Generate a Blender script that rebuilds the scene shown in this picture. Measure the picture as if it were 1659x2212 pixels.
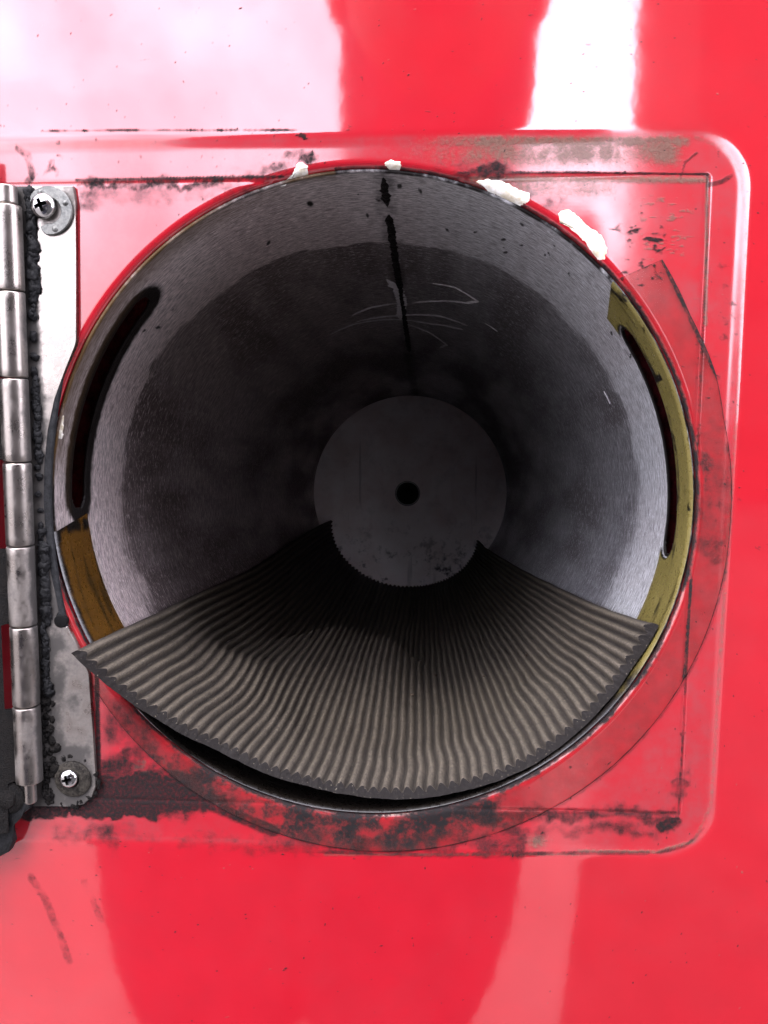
import bpy, bmesh, math, random
import numpy as np
from mathutils import Vector, Matrix, noise as mnoise

for o in list(bpy.data.objects):
    bpy.data.objects.remove(o)
scene = bpy.context.scene
COL = scene.collection
R_ = math.radians

# ------------------------------------------------------------------ camera
# World frame: the floor of the recess in the red panel is the plane y = 0, the middle of
# the opening is the origin, +y runs into the vehicle, z is up, metres.
W_, H_, F_ = 1659.0, 2212.0, 1789.0          # picture size / focal length in survey pixels
YAW, PITCH = R_(3.1), R_(-7.2)
fwd = np.array([-math.sin(YAW)*math.cos(PITCH), math.cos(YAW)*math.cos(PITCH), math.sin(PITCH)])
rgt = np.cross(fwd, [0, 0, 1]); rgt /= np.linalg.norm(rgt)
upv = np.cross(rgt, fwd)
def ray(px, py):
    return fwd + rgt*((px-W_/2)/F_) - upv*((py-H_/2)/F_)
TR = 0.100                                    # tube radius
CAM = -ray(789, 1095)*(F_*TR/693.0)
cd = bpy.data.cameras.new('camera')
cam = bpy.data.objects.new('camera', cd); COL.objects.link(cam)
cam.matrix_world = Matrix(((rgt[0], upv[0], -fwd[0], CAM[0]), (rgt[1], upv[1], -fwd[1], CAM[1]),
                           (rgt[2], upv[2], -fwd[2], CAM[2]), (0, 0, 0, 1)))
cd.sensor_fit = 'HORIZONTAL'; cd.sensor_width = 36.0; cd.lens = 36.0*F_/W_
cd.clip_start = 0.01; cd.clip_end = 500.0
scene.camera = cam

# ------------------------------------------------------------------ light
SUN_EL, SUN_AZ = R_(58), R_(205)              # azimuth: from +y clockwise seen from above
world = bpy.data.worlds.new('World'); scene.world = world; world.use_nodes = True
wn, wl = world.node_tree.nodes, world.node_tree.links
wn.clear()
sky = wn.new('ShaderNodeTexSky'); sky.sky_type = 'NISHITA'; sky.sun_disc = False
sky.sun_elevation = SUN_EL; sky.sun_rotation = SUN_AZ; sky.air_density = 1.0; sky.dust_density = 2.0
geo = wn.new('ShaderNodeTexCoord')
cn = wn.new('ShaderNodeTexNoise'); cn.inputs['Scale'].default_value = 2.6; cn.inputs['Detail'].default_value = 7
cn.inputs['Roughness'].default_value = 0.55
wl.new(geo.outputs['Generated'], cn.inputs['Vector'])
cr = wn.new('ShaderNodeValToRGB'); cr.color_ramp.elements[0].position = 0.30; cr.color_ramp.elements[1].position = 0.62
wl.new(cn.outputs['Fac'], cr.inputs['Fac'])
cm = wn.new('ShaderNodeMixRGB'); cm.inputs['Color2'].default_value = (35, 34, 39.5, 1)
wl.new(cr.outputs['Color'], cm.inputs['Fac']); wl.new(sky.outputs['Color'], cm.inputs['Color1'])
bg = wn.new('ShaderNodeBackground'); bg.inputs['Strength'].default_value = 0.15
wl.new(cm.outputs['Color'], bg.inputs['Color'])
wo = wn.new('ShaderNodeOutputWorld'); wl.new(bg.outputs['Background'], wo.inputs['Surface'])
sd = bpy.data.lights.new('sun', 'SUN'); sd.energy = 1.2; sd.angle = R_(16); sd.color = (1.0, 0.965, 0.92)
sun = bpy.data.objects.new('sun', sd); COL.objects.link(sun)
sdir = Vector((math.sin(SUN_AZ)*math.cos(SUN_EL), math.cos(SUN_AZ)*math.cos(SUN_EL), math.sin(SUN_EL)))
sun.rotation_euler = sdir.to_track_quat('Z', 'Y').to_euler(); sun.location = sdir*20
scene.view_settings.view_transform = 'Standard'; scene.view_settings.look = 'None'
scene.view_settings.gamma = 1.0; scene.view_settings.use_curve_mapping = False
scene.view_settings.exposure = 1.0

# ------------------------------------------------------------------ helpers
def P(px, py, y=0.0):
    r = ray(px, py); t = (y-CAM[1])/r[1]
    return CAM + r*t
def proj(pts):                                # world points -> survey pixels, used to lay out stains read off the panel
    d = pts - CAM
    z = d@fwd
    return W_/2 + F_*(d@rgt)/z, H_/2 - F_*(d@upv)/z
AX = ray(926, 1050); AX = AX/np.linalg.norm(AX)         # tube axis, running slightly down into the vehicle
E1 = np.cross(AX, [0, 0, 1]); E1 /= np.linalg.norm(E1)
E2 = np.cross(E1, AX)
def TP(th, t, r=TR):
    """point of the tube wall: angle th (rad, 0 right, 90 up), depth t behind the recess floor, radius r"""
    th = np.asarray(th, float); t = np.asarray(t, float); r = np.asarray(r, float)
    q = np.cos(th)[..., None]*E1 + np.sin(th)[..., None]*E2
    q = q*r[..., None] if r.ndim else q*r
    s = (t - q[..., 1])/AX[1]
    return q + s[..., None]*AX
def tube_hit(px, py, r=TR):
    d = ray(px, py); d = d/np.linalg.norm(d)
    dp = d - AX*(d@AX); op = CAM - AX*(CAM@AX)
    a, b, c = dp@dp, 2*dp@op, op@op-r*r
    k = (-b+math.sqrt(max(0, b*b-4*a*c)))/(2*a)
    p = CAM+d*k
    return math.atan2(p@E2, p@E1), p[1]

def sm(a, b, x):
    t = np.clip((x-a)/(b-a), 0, 1)
    return t*t*(3-2*t)
def vnoise(x, y, seed=0):
    xi = np.floor(x).astype(np.int64); yi = np.floor(y).astype(np.int64)
    fx, fy = x-xi, y-yi
    def h(a, b):
        n = (a*374761393 + b*668265263 + seed*1442695041) & 0x7fffffff
        n = ((n ^ (n >> 13))*1274126177) & 0x7fffffff
        return ((n ^ (n >> 16)) & 0xffff)/65535.0
    u, v = fx*fx*(3-2*fx), fy*fy*(3-2*fy)
    return (h(xi, yi)*(1-u)+h(xi+1, yi)*u)*(1-v) + (h(xi, yi+1)*(1-u)+h(xi+1, yi+1)*u)*v
def fbm(x, y, seed=0, oc=5):
    s = 0; a = .5; n = 0
    for i in range(oc):
        s = s + a*vnoise(x*2**i, y*2**i, seed+i*17); n += a; a *= .55
    return s/n

def mesh_np(name, V, Fq, mat=None, parent=None, smooth=True, uv=None):
    V = np.ascontiguousarray(V, dtype=np.float32).reshape(-1, 3); Fq = np.ascontiguousarray(Fq, dtype=np.int32)
    n = Fq.shape[1]
    m = bpy.data.meshes.new(name)
    m.vertices.add(len(V)); m.vertices.foreach_set('co', V.ravel())
    m.loops.add(Fq.size); m.loops.foreach_set('vertex_index', Fq.ravel())
    m.polygons.add(len(Fq)); m.polygons.foreach_set('loop_start', np.arange(0, Fq.size, n, dtype=np.int32))
    m.polygons.foreach_set('use_smooth', np.full(len(Fq), smooth))
    m.update(calc_edges=True); m.validate()
    o = bpy.data.objects.new(name, m); COL.objects.link(o)
    if mat: m.materials.append(mat)
    if parent: o.parent = parent
    return o
def attr(o, name, arr):
    a = o.data.attributes.new(name, 'FLOAT', 'POINT')
    a.data.foreach_set('value', np.ascontiguousarray(arr, dtype=np.float32).ravel())
def attrv(o, name, arr):
    a = o.data.attributes.new(name, 'FLOAT_VECTOR', 'POINT')
    a.data.foreach_set('vector', np.ascontiguousarray(arr, dtype=np.float32).ravel())
def gridfaces(nr, nc, wrap=False):
    i, j = np.meshgrid(np.arange(nr-1), np.arange(nc if wrap else nc-1), indexing='ij')
    j2 = (j+1) % nc
    return np.stack([i*nc+j, i*nc+j2, (i+1)*nc+j2, (i+1)*nc+j], -1).reshape(-1, 4)
def bm_obj(name, bm, mat, parent=None, smooth=True, auto=None):
    bmesh.ops.recalc_face_normals(bm, faces=bm.faces)
    m = bpy.data.meshes.new(name); bm.to_mesh(m); bm.free()
    for p in m.polygons: p.use_smooth = smooth
    if smooth and auto: m.set_sharp_from_angle(angle=R_(auto))
    o = bpy.data.objects.new(name, m); COL.objects.link(o)
    if mat: m.materials.append(mat)
    if parent: o.parent = parent
    return o
def empty(name, loc=(0, 0, 0)):
    o = bpy.data.objects.new(name, None); COL.objects.link(o)
    o.empty_display_size = 0.02
    return o
def tag(o, label, cat=None, group=None, kind=None):
    o['label'] = label
    if cat: o['category'] = cat
    if group: o['group'] = group
    if kind: o['kind'] = kind
    return o
def lathe(prof, n=48, M=None):
    """prof: (radius, height) pairs; closed of revolution about local z"""
    bm = bmesh.new(); rings = []
    for r, h in prof:
        if r < 1e-7: rings.append([bm.verts.new((0, 0, h))])
        else: rings.append([bm.verts.new((r*math.cos(2*math.pi*k/n), r*math.sin(2*math.pi*k/n), h)) for k in range(n)])
    for a, b in zip(rings, rings[1:]):
        for k in range(n):
            k2 = (k+1) % n
            if len(a) == 1 and len(b) == 1: continue
            if len(a) == 1: bm.faces.new((a[0], b[k], b[k2]))
            elif len(b) == 1: bm.faces.new((a[k], b[0], a[k2]))
            else: bm.faces.new((a[k], b[k], b[k2], a[k2]))
    if M is not None: bm.transform(M)
    return bm
def plate(poly, y0, y1, bev=0.0003):
    """polygon in x,z extruded from y0 (front, towards the camera) to y1"""
    bm = bmesh.new()
    f = [bm.verts.new((x, y0, z)) for x, z in poly]; b = [bm.verts.new((x, y1, z)) for x, z in poly]
    ff = bm.faces.new(f); bm.faces.new(b[::-1])
    for i in range(len(poly)):
        j = (i+1) % len(poly); bm.faces.new((f[i], b[i], b[j], f[j]))
    if bev:
        bmesh.ops.bevel(bm, geom=list(ff.edges), offset=bev, segments=2, affect='EDGES', profile=.6)
    return bm

# ------------------------------------------------------------------ materials
class N:
    def __init__(s, name):
        s.m = bpy.data.materials.new(name); s.m.use_nodes = True
        s.t = s.m.node_tree; s.n = s.t.nodes; s.l = s.t.links
        s.b = s.n['Principled BSDF']; s.out = s.n['Material Output']
    def put(s, sock, v):
        if isinstance(v, bpy.types.NodeSocket): s.l.new(v, sock)
        elif isinstance(v, (tuple, list)) and len(v) == 3 and sock.type == 'RGBA': sock.default_value = (*v, 1)
        else: sock.default_value = v
    def set(s, **k):
        for a, v in k.items(): s.put(s.b.inputs[a.replace('_', ' ')], v)
    def attr(s, name, vec=False):
        a = s.n.new('ShaderNodeAttribute'); a.attribute_name = name
        return a.outputs['Vector' if vec else 'Fac']
    def obj(s):
        return s.n.new('ShaderNodeTexCoord').outputs['Object']
    def mapv(s, v, scale=(1, 1, 1), rot=(0, 0, 0)):
        m = s.n.new('ShaderNodeMapping'); s.l.new(v, m.inputs['Vector'])
        m.inputs['Scale'].default_value = scale; m.inputs['Rotation'].default_value = rot
        return m.outputs['Vector']
    def noise(s, v, scale, detail=5, rough=.55, dist=0.0):
        n = s.n.new('ShaderNodeTexNoise'); s.l.new(v, n.inputs['Vector'])
        n.inputs['Scale'].default_value = scale; n.inputs['Detail'].default_value = detail
        n.inputs['Roughness'].default_value = rough; n.inputs['Distortion'].default_value = dist
        return n.outputs['Fac']
    def math(s, op, a, b=0.0, c=0.0, clamp=False):
        n = s.n.new('ShaderNodeMath'); n.operation = op; n.use_clamp = clamp
        for i, v in enumerate((a, b, c)): s.put(n.inputs[i], v)
        return n.outputs[0]
    def ramp(s, v, a, b, lo=0.0, hi=1.0):
        n = s.n.new('ShaderNodeMapRange'); n.interpolation_type = 'SMOOTHSTEP'
        s.put(n.inputs['Value'], v)
        n.inputs['From Min'].default_value = a; n.inputs['From Max'].default_value = b
        n.inputs['To Min'].default_value = lo; n.inputs['To Max'].default_value = hi
        return n.outputs['Result']
    def mix(s, f, a, b):
        n = s.n.new('ShaderNodeMix'); n.data_type = 'RGBA'
        s.put(n.inputs[0], f); s.put(n.inputs[6], a); s.put(n.inputs[7], b)
        return n.outputs[2]
    def bump(s, h, strength=.3, dist=.001, nrm=None):
        n = s.n.new('ShaderNodeBump'); n.inputs['Strength'].default_value = strength
        n.inputs['Distance'].default_value = dist; s.put(n.inputs['Height'], h)
        if nrm is not None: s.l.new(nrm, n.inputs['Normal'])
        return n.outputs['Normal']
    def sep(s, v):
        n = s.n.new('ShaderNodeSeparateXYZ'); s.l.new(v, n.inputs[0]); return n.outputs
    def mask(s, a, noise, lo=.38, hi=.62, amt=.8):
        """painted density + fine noise -> broken-edged mask"""
        v = s.math('MULTIPLY_ADD', s.math('SUBTRACT', noise, .5), amt, a)
        return s.ramp(v, lo, hi)

RED = (0.37, 0.0052, 0.0135)
def mat_red():
    k = N('red_paint'); v = k.obj()
    n1 = k.noise(v, 900, 6, .65); n2 = k.noise(v, 170, 7, .62); n3 = k.noise(v, 60, 4)
    g = k.attr('grime'); d = k.attr('dust'); w = k.attr('wear')
    gm = k.math('MULTIPLY', k.mask(g, k.math('MULTIPLY_ADD', n1, .15, k.math('MULTIPLY', n2, .85)), .18, .74, 1.0), k.ramp(n1, .25, .6, .82, 1))
    dm = k.math('MULTIPLY', k.mask(d, n1, .08, .78, .8), .85)
    film = k.math('MULTIPLY', w, k.ramp(n2, .3, .75, .14, .40))
    red = k.mix(k.ramp(n3, .3, .7), RED, (0.345, .0048, .0126))
    c = k.mix(film, red, (0.13, .068, .072))
    c = k.mix(dm, c, k.mix(n1, (0.045, .034, .027), (0.15, .118, .088)))
    c = k.mix(gm, c, k.mix(n1, (0.005, .0045, .0048), (0.021, .018, .018)))
    dirt = k.math('MAXIMUM', gm, dm)
    clean = k.math('SUBTRACT', 1.0, dirt, clamp=True)
    peel = k.noise(k.mapv(v, (1, 1, 1)), 190, 2, .4)
    brush = k.noise(k.mapv(v, (25, 1, 420)), 1.0, 4, .6)
    nb = k.bump(peel, .012, .0008)
    nb = k.bump(brush, .006, .0006, nb)
    nd = k.bump(k.math('MULTIPLY', n1, dirt), .5, .0008)
    k.set(Base_Color=c, Roughness=k.mix(dirt, (.42,)*3, (.85,)*3), Specular_IOR_Level=.06,
          Coat_Weight=k.math('MULTIPLY', clean, k.ramp(w, 0, 1, 1.0, .8)), Coat_IOR=2.0,
          Coat_Roughness=k.math('MULTIPLY_ADD', w, .07, .045), Coat_Normal=nb, Normal=nd)
    return k.m
def mat_tube():
    k = N('brushed_aluminium'); uv = k.attr('tuv', True); v = k.obj()
    st = k.noise(k.mapv(uv, (230, 1300, 1)), 1.0, 4, .75)          # short brush lines running round the tube
    st2 = k.noise(k.mapv(uv, (330, 1900, 1)), 1.0, 2, .7)
    sheen_streak = k.noise(k.mapv(uv, (30, 7, 1)), 1.0, 2, .5)  # streaks along the depth, sheens put into the wall colour
    st3 = k.noise(k.mapv(uv, (130, 620, 1)), 1.0, 3, .7)
    n2 = k.noise(v, 420, 5, .65)
    bs = k.noise(k.mapv(uv, (18, 420, 1)), 1.0, 5, .65)
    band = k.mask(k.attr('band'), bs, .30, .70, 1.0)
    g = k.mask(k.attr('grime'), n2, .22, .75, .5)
    inner = k.mix(k.ramp(sheen_streak, .34, .70), (0.20, .172, .172), (0.74, .70, .71))
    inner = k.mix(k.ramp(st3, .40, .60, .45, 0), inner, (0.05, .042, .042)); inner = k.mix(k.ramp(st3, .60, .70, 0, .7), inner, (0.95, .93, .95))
    outer = k.mix(k.ramp(sheen_streak, .30, .70), (0.60, .555, .555), (0.92, .89, .89))
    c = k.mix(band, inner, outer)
    c = k.mix(k.ramp(st, .38, .60, .65, 0), c, (0.05, .042, .042))
    c = k.mix(k.ramp(st2, .59, .68), c, (1.0, .99, 1.0))  # bright flecks, as in inner, paint the glints of the brushing
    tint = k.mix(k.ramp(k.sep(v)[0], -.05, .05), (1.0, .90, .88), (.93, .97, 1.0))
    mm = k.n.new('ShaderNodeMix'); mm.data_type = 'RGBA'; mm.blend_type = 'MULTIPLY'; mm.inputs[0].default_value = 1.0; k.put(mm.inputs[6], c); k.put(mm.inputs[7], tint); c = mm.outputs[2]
    c = k.mix(g, c, (0.005, .0036, .0032))
    am = k.attr('amber')
    c = k.mix(k.math('MULTIPLY', am, .7), c, (0.12, .07, .028))
    tg = k.n.new('ShaderNodeTangent'); tg.direction_type = 'RADIAL'; tg.axis = 'Y'
    k.l.new(tg.outputs[0], k.b.inputs['Tangent'])
    k.set(Base_Color=c, Metallic=k.math('MULTIPLY', k.math('SUBTRACT', 1.0, g, clamp=True), k.ramp(band, 0, 1, .92, .72)),
          Specular_IOR_Level=.15, Roughness=k.ramp(sheen_streak, .3, .7, .50, .36), Anisotropic=.75, Anisotropic_Rotation=.25,
          Normal=k.bump(k.math('ADD', st, k.math('MULTIPLY', st2, .7)), .55, .0006))
    return k.m
def mat_simple(name, c1, c2, scale, rough=(.4, .6), metal=0.0, bump=.2, bd=.0005, coat=0.0, scale2=None, spec=.12):
    k = N(name); v = k.obj()
    n = k.noise(v, scale, 6, .6); n2 = k.noise(v, scale2 or scale*5, 4, .6)
    c = k.mix(k.ramp(k.math('MULTIPLY_ADD', n2, .4, k.math('MULTIPLY', n, .6)), .35, .65), c1, c2)
    k.set(Base_Color=c, Metallic=metal, Roughness=k.ramp(n, .3, .7, *rough), Coat_Weight=coat,
          Specular_IOR_Level=spec, Normal=k.bump(n2, bump, bd))
    return k.m
def mat_mat():
    k = N('dusty_black_rubber'); v = k.obj()
    r = k.attr('ridge'); n = k.noise(v, 900, 5, .7); n2 = k.noise(v, 90, 5, .6); uv = k.attr('tuv', True)
    st = k.noise(k.mapv(uv, (700, 40, 1)), 1.0, 4, .6)
    rub = k.mix(n, (0.013, .0115, .0115), (0.030, .027, .026))
    dust = k.mix(n, (0.070, .058, .045), (0.18, .152, .116))
    f = k.math('MULTIPLY', k.math('MULTIPLY_ADD', k.ramp(r, .12, .85), .60, k.math('MULTIPLY_ADD', n2, .34, .06)), k.ramp(n, .28, .6, .35, 1))
    f = k.math('MULTIPLY', f, k.ramp(st, .2, .6, .75, 1), clamp=True)
    f = k.math('MULTIPLY', f, k.attr('top'))
    c = k.mix(f, rub, dust)
    spk = k.noise(v, 1600, 2, .5); c = k.mix(k.ramp(spk, .68, .74, 0, .8), c, (.26, .225, .17)); c = k.mix(k.ramp(spk, .30, .25, 0, .7), c, (.012, .010, .010))
    k.set(Base_Color=c, Roughness=k.mix(f, (.55,)*3, (.9,)*3), Specular_IOR_Level=.10, Normal=k.bump(n, .5, .0006))
    return k.m
def mat_film():
    # clear protective film, yellowed and greasy: mostly lets the paint below show
    k = N('clear_film'); v = k.obj()
    n1 = k.noise(v, 800, 6, .65); n2 = k.noise(v, 200, 6, .62)
    g = k.math('MULTIPLY', k.mask(k.attr('grime'), k.math('MULTIPLY_ADD', n1, .3, k.math('MULTIPLY', n2, .7)), .28, .74, 1.2), k.ramp(n1, .25, .55, .7, 1))
    haze = k.ramp(n2, .3, .75, .08, .26)
    cover = k.math('MAXIMUM', g, haze)
    c = k.mix(g, (0.085, .032, .028), k.mix(n1, (0.004, .0035, .0038), (0.018, .0155, .016)))
    k.set(Base_Color=c, Roughness=k.mix(g, (.38,)*3, (.8,)*3), Specular_IOR_Level=k.ramp(g, 0, 1, .45, .12), Normal=k.bump(n1, .12, .0004))
    t = k.n.new('ShaderNodeBsdfTransparent'); t.inputs[0].default_value = (.96, .93, .90, 1)
    mx = k.n.new('ShaderNodeMixShader'); k.put(mx.inputs[0], cover)
    k.l.new(t.outputs[0], mx.inputs[1]); k.l.new(k.b.outputs[0], mx.inputs[2]); k.l.new(mx.outputs[0], k.out.inputs['Surface'])
    return k.m
def mat_amber():
    k = N('yellowed_film'); v = k.obj(); uv = k.attr('tuv', True)
    n = k.noise(v, 600, 5, .65); n2 = k.noise(v, 110, 6, .6)
    st = k.noise(k.mapv(uv, (3, 240, 1)), 1.0, 3, .5)
    hue = k.attr('hue')
    c = k.mix(hue, k.mix(n2, (0.055, .024, .004), (0.10, .045, .007)), k.mix(n2, (0.09, .070, .017), (0.17, .14, .045)))
    c = k.mix(k.ramp(st, .56, .68, 0, .75), c, (0.018, .011, .003))
    g = k.mask(k.attr('grime'), n2, .30, .70, .9)
    c = k.mix(g, c, (0.006, .0045, .0035))
    k.set(Base_Color=c, Roughness=k.ramp(n, .3, .7, .22, .42), Specular_IOR_Level=.55, Normal=k.bump(n, .2, .0004), Coat_Weight=.3)
    return k.m
def mat_steel(name, grime_lo, grime_hi, rough=.16):
    k = N(name); v = k.obj()
    n1 = k.noise(v, 700, 6, .7); n2 = k.noise(v, 130, 6, .6)
    xg = k.attr('grime')
    g = k.math('MULTIPLY', k.mask(xg, k.math('MULTIPLY_ADD', n1, .4, k.math('MULTIPLY', n2, .6)), grime_lo, grime_hi, .9), .93)
    sp = k.ramp(n1, .62, .74)
    base = k.mix(sp, (0.29, .258, .232), (0.12, .095, .073))
    c = k.mix(g, base, k.mix(n1, (0.006, .0055, .0055), (0.035, .031, .027)))
    k.set(Base_Color=c, Metallic=k.math('SUBTRACT', 1.0, g, clamp=True), Roughness=k.math('MULTIPLY_ADD', g, .5, k.ramp(n2, .3, .7, rough, rough+.14)),
          Normal=k.bump(n1, .12, .0004))
    return k.m
M_red = mat_red(); M_tube = mat_tube(); M_mat = mat_mat(); M_film = mat_film(); M_amber = mat_amber()
M_leaf = mat_steel('stainless_leaf', .30, .72, .2)
M_knuckle = mat_steel('stainless_barrel', .36, .80, .24)
M_screw = mat_simple('polished_steel', (.45, .44, .43), (.58, .57, .56), 500, (.12, .22), 1.0, .06, .0003)
M_zinc = mat_simple('dull_zinc', (.085, .087, .082), (.20, .20, .185), 260, (.35, .6), .75, .25, .0004)
M_greasy = mat_simple('greasy_zinc', (.008, .007, .0065), (.05, .044, .036), 330, (.4, .7), .3, .5, .0008)
M_grease = mat_simple('black_grease', (.0025, .0022, .0021), (.012, .0102, .009), 500, (.45, .8), 0, .7, .0012)
M_rubber = mat_simple('black_rubber', (.005, .005, .0053), (.016, .016, .0168), 420, (.5, .7), 0, .35, .0006)
M_seal = mat_simple('grey_rubber_seal', (.010, .0103, .011), (.028, .0285, .03), 500, (.55, .75), 0, .4, .0006)
M_chip = mat_simple('cream_filler', (.45, .38, .24), (.82, .81, .77), 110, (.5, .7), 0, .03, .0003)
def mat_cap():
    k = N('dull_galvanised_plate'); v = k.obj()
    n = k.noise(v, 28, 6, .6); n2 = k.noise(v, 60, 7, .7); p = k.sep(v)
    c = k.mix(k.ramp(n, .3, .7), (.80, .70, .67), (.95, .90, .88))
    st = k.math('MULTIPLY', k.ramp(p[2], -.155, -.075, 1, .12), k.ramp(n2, .50, .64))
    drip = k.ramp(k.noise(k.mapv(v, (120, 1, 9)), 1.0, 3, .5), .66, .76, 0, .35)
    c = k.mix(k.math('MAXIMUM', st, drip), c, (.035, .028, .024))
    k.set(Base_Color=c, Metallic=0.0, Roughness=.6, Specular_IOR_Level=.3, Normal=k.bump(n2, .15, .0006))
    return k.m
M_cap = mat_cap()
M_dark = mat_simple('hole_shade', (.002, .002, .002), (.005, .0045, .0045), 200, (.6, .8))  # near-black colour painting the shade inside holes and screw recesses
M_weld = mat_simple('burnt_weld', (.004, .003, .003), (.012, .0095, .009), 380, (.4, .7), .2, .8, .001)
M_glint = mat_simple('pale_glint', (.60, .58, .60), (.85, .83, .85), 300, (.5, .6), .2, .3, .0004, spec=.5)  # pale colour of the strips that stand in for glints
M_inred = mat_simple('shaded_red_behind_slot', (.008, .001, .0015), (.05, .003, .005), 220, (.4, .6))  # red paint darkened so the slot shade is in its colour
M_grit = mat_simple('grit', (.02, .012, .008), (.10, .08, .06), 700, (.7, .9))

# ------------------------------------------------------------------ red panel with its recess
LIP = 0.0024; R1 = TR+0.0011
pTR = P(1612, 288, -0.0012); pBR = P(1532, 1846, -0.0012)
RX1 = (pTR[0]+pBR[0])/2; RZ1 = pTR[2]; RZ0 = pBR[2]; RX0 = P(-190, 300)[0]; RC = 0.0155
iTR = P(1528, 378); iBR = P(1466, 1758)
IX1 = (iTR[0]+iBR[0])/2; IZ1 = iTR[2]; IZ0 = iBR[2]; IX0 = P(20, 1000)[0]
def sd_rr(x, z, x0, x1, z0, z1, c):
    cx, cz = (x0+x1)/2, (z0+z1)/2
    qx = np.abs(x-cx)-(x1-x0)/2+c; qz = np.abs(z-cz)-(z1-z0)/2+c
    return np.hypot(np.maximum(qx, 0), np.maximum(qz, 0)) + np.minimum(np.maximum(qx, qz), 0) - c
def panel_y(x, z):
    s = sd_rr(x, z, RX0, RX1, RZ0, RZ1, RC)
    si = sd_rr(x, z, IX0, IX1, IZ0, IZ1, 0.0012)
    y = -0.00032*sm(-0.0022, 0.0034, s)                         # soft pressed step
    y = y - 0.00010*np.clip(si/0.012, 0, 1)                     # faint ramp between door line and step
    y = y + 0.00028*np.exp(-(si/0.00045)**2)                   # scribed line left by the door edge
    y = y + 0.00012*(vnoise(x*22+5, z*22, 3)-.5) + 0.0002*(vnoise(x*7, z*7, 9)-.5)*sm(.0, .03, s)
    y = y + 0.020*np.clip((x-0.135)/0.28, 0, 1)**2             # the body side turns away on the right
    return y
NA = 1600
th = np.linspace(0, 2*np.pi, NA, endpoint=False)
rings = []
for a in np.linspace(np.pi/2, 0, 9): rings.append((R1+LIP*(1-math.sin(a)), LIP*(1-math.cos(a))))
rr = R1+LIP
while rr < 0.212:
    rr += 0.00047; rings.append((rr, 0.0))
cs, sn = np.cos(th), np.sin(th)
rect = np.minimum(0.42/np.maximum(np.abs(cs), 1e-6), 0.46/np.maximum(np.abs(sn), 1e-6))
VX, VZ, VD = [], [], []
for r, dd in rings: VX.append(r*cs); VZ.append(r*sn); VD.append(np.full(NA, dd))
for k in range(1, 25):
    f = (k/24)**1.5; r = rr+(rect-rr)*f
    VX.append(r*cs); VZ.append(r*sn); VD.append(np.zeros(NA))
VX, VZ, VD = np.array(VX), np.array(VZ), np.array(VD)
VY = panel_y(VX, VZ)+VD
PV = np.stack([VX, VY, VZ], -1).reshape(-1, 3)
panel = mesh_np('body_panel', PV, gridfaces(len(VX), NA, True)[:, ::-1], M_red)
tag(panel, 'glossy red painted metal panel with rounded square recess around the round opening', 'panel')

# --- stains and a painted edge highlight: soft densities laid out where they sit on the panel
qx, qy = proj(PV)
def seg(x, y, x0, y0, x1, y1):
    dx, dy = x1-x0, y1-y0
    t = np.clip(((x-x0)*dx+(y-y0)*dy)/(dx*dx+dy*dy), 0, 1)
    return np.hypot(x-x0-t*dx, y-y0-t*dy)
def poly_d(x, y, pts):
    d = np.full(x.shape, 1e9)
    for a, b in zip(pts, pts[1:]): d = np.minimum(d, seg(x, y, *a, *b))
    return d
def line(x, y, pts, w, s=1.0): return s*(1-sm(w*.35, w, poly_d(x, y, pts)))
def box(x, y, x0, y0, x1, y1, f, s=1.0):
    return s*sm(x0-f, x0+f, x)*(1-sm(x1-f, x1+f, x))*sm(y0-f, y0+f, y)*(1-sm(y1-f, y1+f, y))
def blob(x, y, cx, cy, rx, ry, s=1.0, ang=0):
    c, n = math.cos(ang), math.sin(ang); u = (x-cx)*c+(y-cy)*n; v = -(x-cx)*n+(y-cy)*c
    return s*np.exp(-((u/rx)**2+(v/ry)**2))
box_, blob_ = box, blob
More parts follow.
